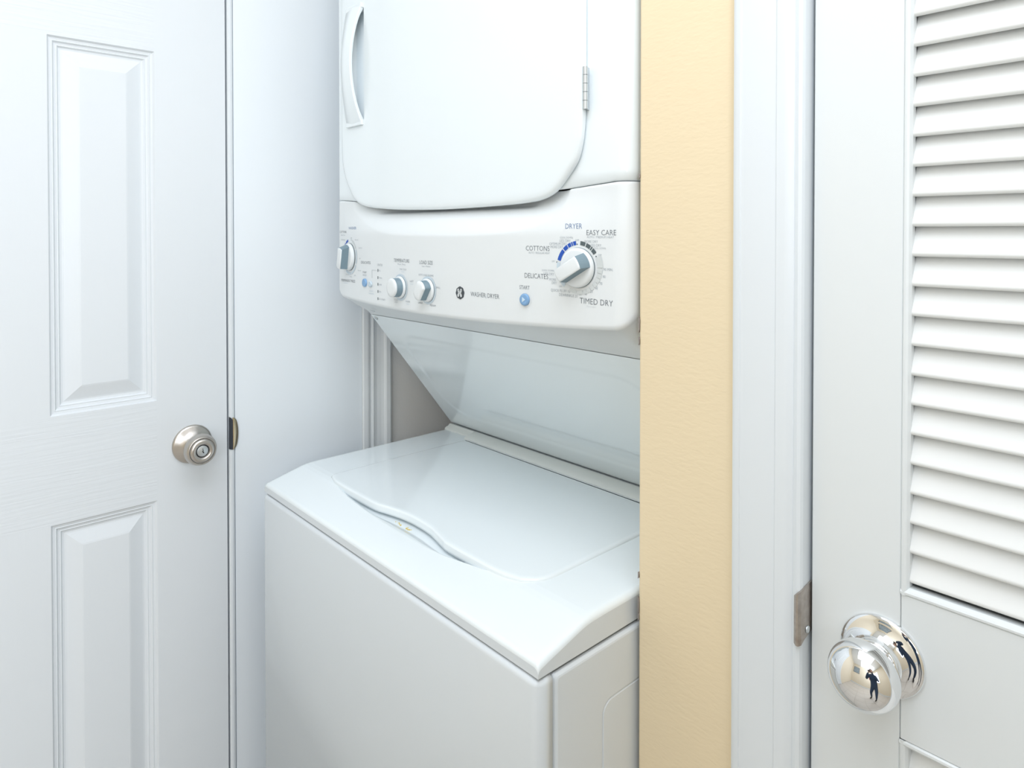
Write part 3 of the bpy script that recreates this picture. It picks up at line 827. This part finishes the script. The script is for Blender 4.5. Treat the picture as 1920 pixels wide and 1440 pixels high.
disc_ring('printed_ring', -0.9655, -0.0905, 0.0180, 0.0215, 0, 360, M['ring'], n=60)
disc_ring('printed_ring', -0.8875, -0.0905, 0.0180, 0.0215, 0, 360, M['ring'], n=60)

def button(cx, cz, r, m, label):
    b = lathe('button', [(r, 0.0), (r, 0.0022), (r * 0.93, 0.0030), (r * 0.6, 0.0026), (0, 0.0024)], (cx, YF - 0.0002, H + cz), (0, -1, 0), m, mc, n=32, label=label)
    return b if cx == -0.6634 else settle(b, cx, cz)
b = button(-0.6634, -0.0893, 0.0078, M['button'], 'round blue start button')
yb_ = YF - 0.0032
mesh_py('arrow', [(-0.6664, yb_, H - 0.0860), (-0.6664, yb_, H - 0.0926), (-0.6612, yb_, H - 0.0893), (-0.6664, yb_ + .001, H - 0.0860), (-0.6664, yb_ + .001, H - 0.0926), (-0.6612, yb_ + .001, H - 0.0893)],
        [(0, 1, 2), (3, 5, 4), (0, 3, 4, 1), (1, 4, 5, 2), (2, 5, 3, 0)], mat('pale_arrow_print', (0.62, 0.76, 0.88), 0.5), b)
settle(b, -0.6634, -0.0893)
disc_ring('printed_ring', -0.6634, -0.0893, 0.0086, 0.0102, 0, 360, M['plastic'], n=40)
b = button(-1.0797, -0.0889, 0.0072, M['button'], 'small round blue button')
button(-1.0600, -0.0905, 0.0052, M['ring'], 'small pale indicator button')

# printed arcs round the dryer dial
for a0, a1 in ((-74, -47), (-44.5, -32), (-30, -21), (-19.5, -15.5), (-14, -6)):
    disc_ring('printed_arc', DXc, DZc, 0.0278, 0.0328, a0, a1, M['blue'])
for a0, a1 in ((6, 20), (22.5, 35), (37, 40.5), (42.5, 54)):
    disc_ring('printed_arc', DXc, DZc, 0.0278, 0.0328, a0, a1, M['slate'])
for a0, a1 in ((64, 88), (90, 100), (101.5, 111), (112.5, 122), (123.5, 133), (134.5, 144), (145.5, 155), (156.5, 166), (167.5, 184), (185.5, 206)):
    disc_ring('printed_arc', DXc, DZc, 0.0278, 0.0360 - 0.0004 * (a0 - 64) / 12, a0, a1, M['ring_grey'])
for a0, a1 in ((222, 246), (248, 262), (264, 281)):
    disc_ring('printed_arc', DXc, DZc, 0.0278, 0.0328, a0, a1, M['ring'])
for x, z in ((-0.5699, -0.0139), (-0.5392, -0.0283), (-0.6046, -0.0371), (-0.5920, -0.0647)): dot(x, z)
# printed arcs round the washer dial
for a0, a1, mm in ((20, 60, 'ring_grey'), (64, 112, 'ring'), (118, 165, 'ring'), (170, 215, 'ring')):
    disc_ring('printed_arc', WXc, WZc, 0.0285, 0.0325, a0, a1, M[mm])
for a0, a1 in ((-60, -38), (-35, -14)):
    disc_ring('printed_arc', WXc, WZc, 0.0285, 0.0325, a0, a1, M['blue'])
dot(-1.1288, -0.0130)

def settle_box(name, a, b_, m, parent):
    o = box(name, a, b_, m, parent)
    return settle(o, (a[0] + b_[0]) / 2, (a[2] + b_[2]) / 2 - H)

# lettering
def text(s, cx, cz, h, m='ink', sx=1.0, align='CENTER', wt=0.0, parent=None):
    cu = bpy.data.curves.new('lettering', 'FONT'); cu.body = s; cu.size = 1; cu.align_x = align; cu.align_y = 'CENTER'
    cu.resolution_u = 2; cu.offset = -0.008
    ob = bpy.data.objects.new('lettering', cu); C.objects.link(ob)
    dg = bpy.context.evaluated_depsgraph_get()
    me = bpy.data.meshes.new_from_object(ob.evaluated_get(dg)); me.name = 'lettering'
    bpy.data.objects.remove(ob); bpy.data.curves.remove(cu)
    k = h / 0.70
    for v in me.vertices:
        x, z = cx + v.co.x * k * sx, cz + v.co.y * k
        X, Y, Z = onsurf(x, z); v.co = (X, Y - 0.00035, H + Z)
    me.materials.clear()
    o = link('lettering', me, M[m], parent or con)
    o['label'] = 'printed lettering ' + s.replace('\n', ' ')
    return o
text('WASHER', -1.1248, 0.0088, 0.0050, 'ink_blue')
text('COTTONS', -1.1597, 0.0018, 0.0042, sx=0.9); text('Regular Heavy', -1.1600, -0.0038, 0.0022, 'ink2', 0.9)
text('Soak', -1.1640, -0.0125, 0.0026, 'ink2', 0.9); text('Heavy', -1.1560, -0.0125, 0.0026, 'ink2', 0.8)
text('OFF', -1.1290, -0.0095, 0.0024, 'ink2'); text('Normal', -1.1100, -0.0125, 0.0026, 'ink2')
text('Less Soil', -1.0965, -0.0270, 0.0024, 'ink2'); text('OFF', -1.0985, -0.0465, 0.0024, 'ink2')
text('DELICATES', -1.0776, -0.0530, 0.0048); text('Normal', -1.1000, -0.0680, 0.0024, 'ink2')
text('Normal', -1.1440, -0.0770, 0.0024, 'ink2'); text('Heavy', -1.1310, -0.0805, 0.0024, 'ink2'); text('OFF', -1.1160, -0.0780, 0.0024, 'ink2')
text('PERMANENT PRESS', -1.1411, -0.0888, 0.0050, sx=0.85); text('Wrinkle Control', -1.1490, -0.0935, 0.0020, 'ring', 0.9)
text('START', -1.0814, -0.0705, 0.0036, sx=0.9); text('HOLD', -1.0814, -0.0755, 0.0036, 'ink2', 0.9)
text('POWER', -1.0590, -0.1030, 0.0026, 'ring'); text('EXTRA RINSE', -1.0590, -0.1075, 0.0026, 'ring', 0.8)
text('STATUS', -1.0301, -0.0556, 0.0040, 'ink2', 0.85)
for z, s in ((-0.0651, 'FILL'), (-0.0777, 'WASH'), (-0.0893, 'RINSE'), (-0.1019, 'SPIN'), (-0.1145, 'LID LOCKED')):
    settle_box('status_light', (-1.0372, YF - 0.0006, H + z - 0.0022), (-1.0356, YF + 0.0002, H + z + 0.0022), M['slate'], con)
    text(s, -1.0338, z - 0.0004, 0.0026, 'ink2', 1.0, 'LEFT')
settle_box('printed_line', (-1.0560, YF - 0.0004, H - 0.0655), (-1.0400, YF, H - 0.0652), M['ink2'], con)
settle_box('printed_line', (-1.0560, YF - 0.0004, H - 0.0790), (-1.0557, YF, H - 0.0652), M['ink2'], con)
text('TEMPERATURE', -0.9624, -0.0462, 0.0060, sx=0.83); text('Wash / Rinse', -0.9624, -0.0522, 0.0028, 'ink2', 1.1)
text('TAP COLD', -0.9580, -0.0605, 0.0030, 'ink2'); text('COLD', -0.9585, -0.0645, 0.0024, 'ring')
text('HOT', -0.9325, -0.0790, 0.0034, 'ink2'); text('COLD', -0.9325, -0.0832, 0.0024, 'ring')
text('COLD', -0.9790, -0.1125, 0.0030, 'ink2'); text('COLD', -0.9790, -0.1165, 0.0024, 'ink2')
text('WARM', -0.9440, -0.1130, 0.0030, 'ink2'); text('COLD', -0.9440, -0.1170, 0.0024, 'ring')
text('LOAD SIZE', -0.8922, -0.0472, 0.0060, sx=0.88); text('Super / Medium', -0.8922, -0.0530, 0.0026, 'ink2')
text('AUTO LOAD SENSING', -0.8922, -0.0670, 0.0030, 'ink2', 0.95)
text('SMALL', -0.8600, -0.0850, 0.0030, 'ink2'); text('LARGE', -0.9080, -0.1120, 0.0030, 'ink'); text('MEDIUM', -0.8740, -0.1140, 0.0030, 'ink')
text('WASHER', -0.7628, -0.0895, 0.0066, sx=0.90); settle_box('printed_line', (-0.7452, YF - 0.0004, H - 0.0935), (-0.7449, YF, H - 0.0868), M['ink2'], con)
text('DRYER', -0.7290, -0.0895, 0.0066, sx=0.90)
text('START', -0.6648, -0.0733, 0.0052, sx=0.92)
text('DRYER', -0.5762, 0.0083, 0.0066, 'ink_blue')
text('EASY CARE', -0.5318, 0.0002, 0.0066); text('AUTO / MEDIUM HEAT', -0.5330, -0.0050, 0.0026, 'ink2', 1.12)
text('COTTONS', -0.6400, -0.0205, 0.0066); text('AUTO / REGULAR HEAT', -0.6370, -0.0262, 0.0026, 'ink2', 1.0)
text('DELICATES', -0.6425, -0.0570, 0.0066, sx=0.98)
text('TIMED DRY', -0.5395, -0.0836, 0.0072)
text('Medium Heat', -0.5470, -0.0895, 0.0018, 'ring_grey')
text('COOL DOWN', -0.5770, -0.0058, 0.0024, 'ink2', 1.0, 'RIGHT'); text('LESS DRY', -0.5810, -0.0100, 0.0034, 'ink2', 0.95, 'RIGHT')
text('OPTIMUM DRY', -0.5875, -0.0140, 0.0034, 'ink2', 0.95, 'RIGHT'); text('MORE DRY', -0.5935, -0.0180, 0.0034, 'ink2', 0.95, 'RIGHT')
text('OFF', -0.5699, -0.0090, 0.0024, 'ink2'); text('MORE DRY', -0.5580, -0.0105, 0.0032, 'ink2', 0.95, 'LEFT')
text('LESS DRY', -0.5490, -0.0150, 0.0032, 'ink2', 0.95, 'LEFT'); text('COOL DOWN', -0.5435, -0.0185, 0.0022, 'ink2', 0.95, 'LEFT')
text('OFF', -0.5365, -0.0265, 0.0024, 'ink2', 1, 'LEFT'); text('OFF', -0.6080, -0.0365, 0.0024, 'ink2', 1, 'RIGHT')
text('COOL DOWN', -0.6095, -0.0485, 0.0024, 'ink2', 1, 'RIGHT'); text('LESS DRY', -0.6095, -0.0530, 0.0034, 'ink2', 0.95, 'RIGHT')
text('MORE', -0.6060, -0.0600, 0.0034, 'ink2', 0.95, 'RIGHT'); text('DRY', -0.6050, -0.0642, 0.0034, 'ink2', 0.95, 'RIGHT')
text('OFF', -0.5950, -0.0680, 0.0024, 'ink2', 1, 'RIGHT')
for s, x, z in (('90 MIN.', -0.5205, -0.0436), ('80', -0.5267, -0.0522), ('70', -0.5316, -0.0607), ('60', -0.5387, -0.0665), ('50', -0.5468, -0.0712), ('40', -0.5558, -0.0745), ('30', -0.5649, -0.0755)):
    text(s, x, z, 0.0034, 'ink2', 0.95)
text('QUICK FLUFF 10', -0.5985, -0.0735, 0.0036, 'ink2', 0.9); text('DEWRINKLE 20', -0.5850, -0.0785, 0.0036, 'ink2', 0.9)

# round monogram badge: dark scalloped disc with pale curled strokes
bx, bz, br = -0.8046, -0.0893, 0.0093
bm = bmesh.new()
N = 64; rim = []
for i in range(N):
    a = 2 * PI * i / N; rr = br * (1 - 0.07 * abs(math.sin(4 * a + 0.35)) ** 3)
    rim.append((bx + rr * math.sin(a), bz + rr * math.cos(a)))
vs_ = [(x, YF, H + z) for x, z in rim] + [(bx + (x - bx) * .97, YF - 0.0009, H + bz + (z - bz) * .97) for x, z in rim]
fs = [(i, (i + 1) % N, N + (i + 1) % N, N + i) for i in range(N)] + [tuple(range(N, 2 * N))]
bd = mesh_py('badge', vs_, fs, M['logo'], mc, label='round charcoal monogram badge')
bm.free()
def stroke(pts, wd=0.0008):
    pts = [tuple(p)[:2] for p in catmull([(a, b, 0) for a, b in pts], 5)]
    vs_, fs = [], []
    for i, (x, z) in enumerate(pts):
        a = Vector(pts[max(0, i - 1)]); b_ = Vector(pts[min(len(pts) - 1, i + 1)]); t = (b_ - a).normalized(); nn = Vector((-t.y, t.x)) * wd / 2
        for s in (1, -1): vs_.append((bx + (x + s * nn.x), YF - 0.00125, H + bz + (z + s * nn.y)))
    for i in range(len(pts) - 1): fs.append((2 * i, 2 * i + 1, 2 * i + 3, 2 * i + 2))
    mesh_py('monogram_stroke', vs_, fs, M['plastic'], bd)
S = br * 0.1
for sx_, sz_ in ((-1, 1), (1, 1), (-1, -1), (1, -1)):
    stroke([(sx_ * a * S, sz_ * b_ * S) for a, b_ in ((-0.6, -0.8), (0.8, 0.8), (1.6, 3.2), (2.6, 5.6), (4.4, 5.4), (4.6, 3.2), (3.0, 1.6), (1.2, 1.2))], 0.00125)
stroke([(a * S, b_ * S) for a, b_ in ((-4.2, 0.3), (-2, -0.6), (0, 0), (2, 0.6), (4.2, -0.3))], 0.0010)
stroke([(a * S, b_ * S) for a, b_ in ((-3.4, -3.0), (-2.9, -4.4), (-2.2, -3.2))], 0.0009)
stroke([(a * S, b_ * S) for a, b_ in ((2.4, -3.0), (3.1, -4.4), (3.6, -3.2))], 0.0009)
settle(bd, bx, bz)
child_shift(mc)

# ------------------------------------------------------------------ what the chrome knob mirrors: pictures and the photographer
def picture(name, x, z, w_, h_, m, label):
    r = empty(name, (x, YB + 0.001, z), label, 'picture')
    box('print', (x - w_ / 2, YB + 0.002, z - h_ / 2), (x + w_ / 2, YB + 0.012, z + h_ / 2), m, r)
    f = bmesh.new(); t = 0.02
    for a, b_ in (((x - w_ / 2 - t, z - h_ / 2 - t), (x - w_ / 2, z + h_ / 2 + t)), ((x + w_ / 2, z - h_ / 2 - t), (x + w_ / 2 + t, z + h_ / 2 + t)),
                  ((x - w_ / 2, z - h_ / 2 - t), (x + w_ / 2, z - h_ / 2)), ((x - w_ / 2, z + h_ / 2), (x + w_ / 2, z + h_ / 2 + t))):
        add_box(f, (a[0], YB + 0.0005, a[1]), (b_[0], YB + 0.022, b_[1]))
    from_bm('picture_frame', f, M['frame'], r); child_shift(r)
picture('framed_picture', -0.75, 1.62, 0.60, 0.70, M['pic_grey'], 'grey blue picture reflected left of the photographer in the chrome knob')
picture('framed_picture', 0.86, 1.40, 0.42, 0.50, M['pic_red'], 'dark red picture reflected right of the photographer in the chrome knob')

def skin_mesh(name, joints, edges, m, parent, sub=2):
    me = bpy.data.meshes.new(name); me.from_pydata([j[0] for j in joints], edges, [])
    o = link(name, me, m, parent)
    o.modifiers.new('skin', 'SKIN'); s = o.modifiers.new('sub', 'SUBSURF'); s.levels = sub; s.render_levels = sub
    for v, j in zip(me.skin_vertices[0].data, joints):
        r = j[1]; v.radius = (r, r) if not isinstance(r, tuple) else r
    me.skin_vertices[0].data[0].use_root = True
    s_ = o.modifiers['skin']; s_.use_smooth_shade = True
    return o
# local frame: +f is where the photographer looks
ang = math.radians(47.6)
fv = Vector((-math.sin(ang), math.cos(ang), 0)); rv = Vector((math.cos(ang), math.sin(ang), 0))
def L(f, r, z): return tuple(fv * f + rv * r + Vector((0, 0, z)))
pn = empty('person', L(-0.35, 0.03, 0), 'person in dark blue clothes holding a camera, mirrored in the chrome knob', 'person')
J = [(L(-0.42, 0.02, 0.82), (0.20, 0.15)), (L(-0.41, 0.02, 0.98), (0.19, 0.14)), (L(-0.37, 0.02, 1.14), (0.20, 0.14)), (L(-0.32, 0.02, 1.26), 0.125), (L(-0.29, 0.02, 1.335), 0.055),
     (L(-0.30, 0.20, 1.24), 0.062), (L(-0.17, 0.29, 1.05), 0.048), (L(-0.05, 0.14, 1.23), 0.036), (L(-0.045, 0.085, 1.29), 0.028),
     (L(-0.30, -0.17, 1.24), 0.062), (L(-0.15, -0.22, 1.04), 0.048), (L(-0.05, -0.09, 1.20), 0.036), (L(-0.035, -0.03, 1.262), 0.028),
     (L(-0.42, 0.12, 0.76), 0.105), (L(-0.30, 0.16, 0.47), 0.070), (L(-0.42, 0.17, 0.075), 0.048),
     (L(-0.42, -0.08, 0.76), 0.105), (L(-0.36, -0.14, 0.46), 0.070), (L(-0.50, -0.16, 0.075), 0.048)]
Ed = [(0, 1), (1, 2), (2, 3), (3, 4), (3, 5), (5, 6), (6, 7), (7, 8), (3, 9), (9, 10), (10, 11), (11, 12), (0, 13), (13, 14), (14, 15), (0, 16), (16, 17), (17, 18)]
skin_mesh('clothed_body', J, Ed, M['denim'], pn)
hc = Vector(L(-0.215, 0.02, 1.44))
bm = bmesh.new()
bmesh.ops.create_uvsphere(bm, u_segments=32, v_segments=20, radius=1, matrix=Matrix.Identity(4))
for v in bm.verts:
    x, y, z = v.co                                # y is forward
    wq = 0.075 * (1 - 0.22 * max(0, -z)); 
    nose = 0.022 * math.exp(-((x / 0.16) ** 2 + ((z + 0.18) / 0.16) ** 2)) if y > 0 else 0
    eye = -0.010 * math.exp(-(((abs(x) - 0.40) / 0.16) ** 2 + ((z - 0.05) / 0.10) ** 2)) if y > 0 else 0
    mouth = -0.004 * math.exp(-((x / 0.30) ** 2 + ((z + 0.50) / 0.05) ** 2)) if y > 0 else 0
    loc = rv * (x * wq) + fv * (y * 0.092 + nose + eye + mouth) + Vector((0, 0, z * 0.115))
    v.co = hc + loc
hd_ = from_bm('head', bm, M['skin'], pn, smooth=True)
for s in (-1, 1):
    lathe('ear', [(0, -0.006), (0.02, -0.004), (0.026, 0.0), (0.02, 0.005), (0, 0.003)], tuple(hc + rv * s * 0.073 - fv * 0.008), tuple(rv * s), M['skin'], hd_, n=16)
for s in (-1, 1):
    ec = hc + rv * s * 0.030 + fv * 0.0815 + Vector((0, 0, 0.006))
    lathe('eye', [(0, -0.004), (0.009, -0.003), (0.0095, 0.0), (0.005, 0.004), (0, 0.005)], tuple(ec), tuple(fv), M['plastic'], hd_, n=16)
    lathe('pupil', [(0.0042, 0.0042), (0.0035, 0.0056), (0, 0.0058)], tuple(ec), tuple(fv), M['black'], hd_, n=12)
    J = [(tuple(ec + rv * k * s + fv * q + Vector((0, 0, z_))), 0.0032) for k, q, z_ in ((-0.014, 0.006, 0.017), (0.0, 0.005, 0.020), (0.015, -0.004, 0.016))]
    skin_mesh('eyebrow', J, [(0, 1), (1, 2)], M['hair'], hd_, 1)
J = [(tuple(hc + rv * k + fv * q + Vector((0, 0, -0.058))), 0.0036) for k, q in ((-0.020, 0.066), (0.0, 0.074), (0.020, 0.066))]
skin_mesh('mouth', J, [(0, 1), (1, 2)], mat('lips', (0.42, 0.17, 0.14), 0.5), hd_, 1)
bm = bmesh.new()
bmesh.ops.create_uvsphere(bm, u_segments=32, v_segments=20, radius=1)
for v in list(bm.verts):
    x, y, z = v.co
    if z < 0.25 and y > -0.05 - 0.5 * min(0, z) or z < -0.65: bm.verts.remove(v); continue
    v.co = hc + rv * (x * 0.083) + fv * (y * 0.100 - 0.004) + Vector((0, 0, z * 0.125 + 0.002))
hr = from_bm('hair', bm, M['hair'], hd_, smooth=True)
sf_ = hr.modifiers.new('solid', 'SOLIDIFY'); sf_.thickness = 0.008
def hand(wrist, palm, dirs, m=M['skin']):
    w_, p_ = Vector(wrist), Vector(palm)
    J = [(tuple(w_), 0.024), (tuple((w_ + p_) / 2), 0.027), (tuple(p_), 0.026)]; E_ = [(0, 1), (1, 2)]
    o = skin_mesh('hand', J, E_, m, pn)
    for k, (a, b_, c_) in enumerate(dirs):
        a, b_, c_ = Vector(a), Vector(b_), Vector(c_)
        skin_mesh('finger', [(tuple(p_ * 0.5 + a * 0.5), 0.009), (tuple(a), 0.009), (tuple(b_), 0.0085), (tuple(c_), 0.007)], [(0, 1), (1, 2), (2, 3)], m, o, 1)
# right hand on the camera grip, left hand under the lens (all behind the taking point)
hand(L(-0.045, 0.090, 1.285), L(-0.045, 0.084, 1.345),
     [(L(-0.030, 0.082, 1.372 - 0.019 * k), L(-0.016, 0.078, 1.372 - 0.019 * k), L(-0.0155, 0.060, 1.370 - 0.019 * k)) for k in range(4)] + [(L(-0.080, 0.085, 1.350), L(-0.104, 0.070, 1.360), L(-0.106, 0.050, 1.362))])
hand(L(-0.035, -0.035, 1.258), L(-0.045, -0.012, 1.285),
     [(L(-0.055 + 0.018 * k - 0.01, 0.006, 1.287), L(-0.055 + 0.018 * k - 0.01, 0.026, 1.289), L(-0.055 + 0.018 * k - 0.01, 0.040, 1.300 + 0.002 * k)) for k in range(4)] + [(L(-0.050, -0.045, 1.305), L(-0.045, -0.056, 1.325), L(-0.045, -0.058, 1.345))])
for s in (-1, 1):
    base = Vector(L(-0.42, 0.17, 0)) if s > 0 else Vector(L(-0.50, -0.16, 0))
    J = [(tuple(base + fv * -0.03 + Vector((0, 0, 0.052))), 0.045), (tuple(base + fv * 0.08 + Vector((0, 0, 0.046))), 0.042), (tuple(base + fv * 0.17 + Vector((0, 0, 0.038))), 0.032)]
    skin_mesh('shoe', J, [(0, 1), (1, 2)], M['black'], pn)
child_shift(pn)

cm = empty('camera', L(-0.05, 0, H), 'black camera held up by the photographer, mirrored in the chrome knob', 'camera')
def obox(name, f0, f1, r0, r1, z0, z1, m, parent, bevel=0.003):
    vs_ = [L(f, r, z) for f in (f0, f1) for r in (r0, r1) for z in (z0, z1)]
    return mesh_py(name, vs_, [(0, 1, 3, 2), (4, 6, 7, 5), (0, 4, 5, 1), (2, 3, 7, 6), (0, 2, 6, 4), (1, 5, 7, 3)], m, parent, bevel=bevel)
obox('camera_body', -0.095, -0.050, -0.065, 0.068, 1.302, 1.385, M['black'], cm, 0.006)
obox('viewfinder_hump', -0.090, -0.052, -0.025, 0.025, 1.3845, 1.410, M['black'], cm, 0.006)
obox('grip', -0.052, -0.035, 0.045, 0.068, 1.304, 1.380, M['black'], cm, 0.006)
lathe('lens', [(0, 0), (0.034, 0), (0.034, 0.010), (0.036, 0.014), (0.036, 0.024), (0.030, 0.026), (0.028, 0.022), (0, 0.020)], L(-0.050, 0, 1.345), tuple(fv), M['black'], cm, n=36)
child_shift(cm)
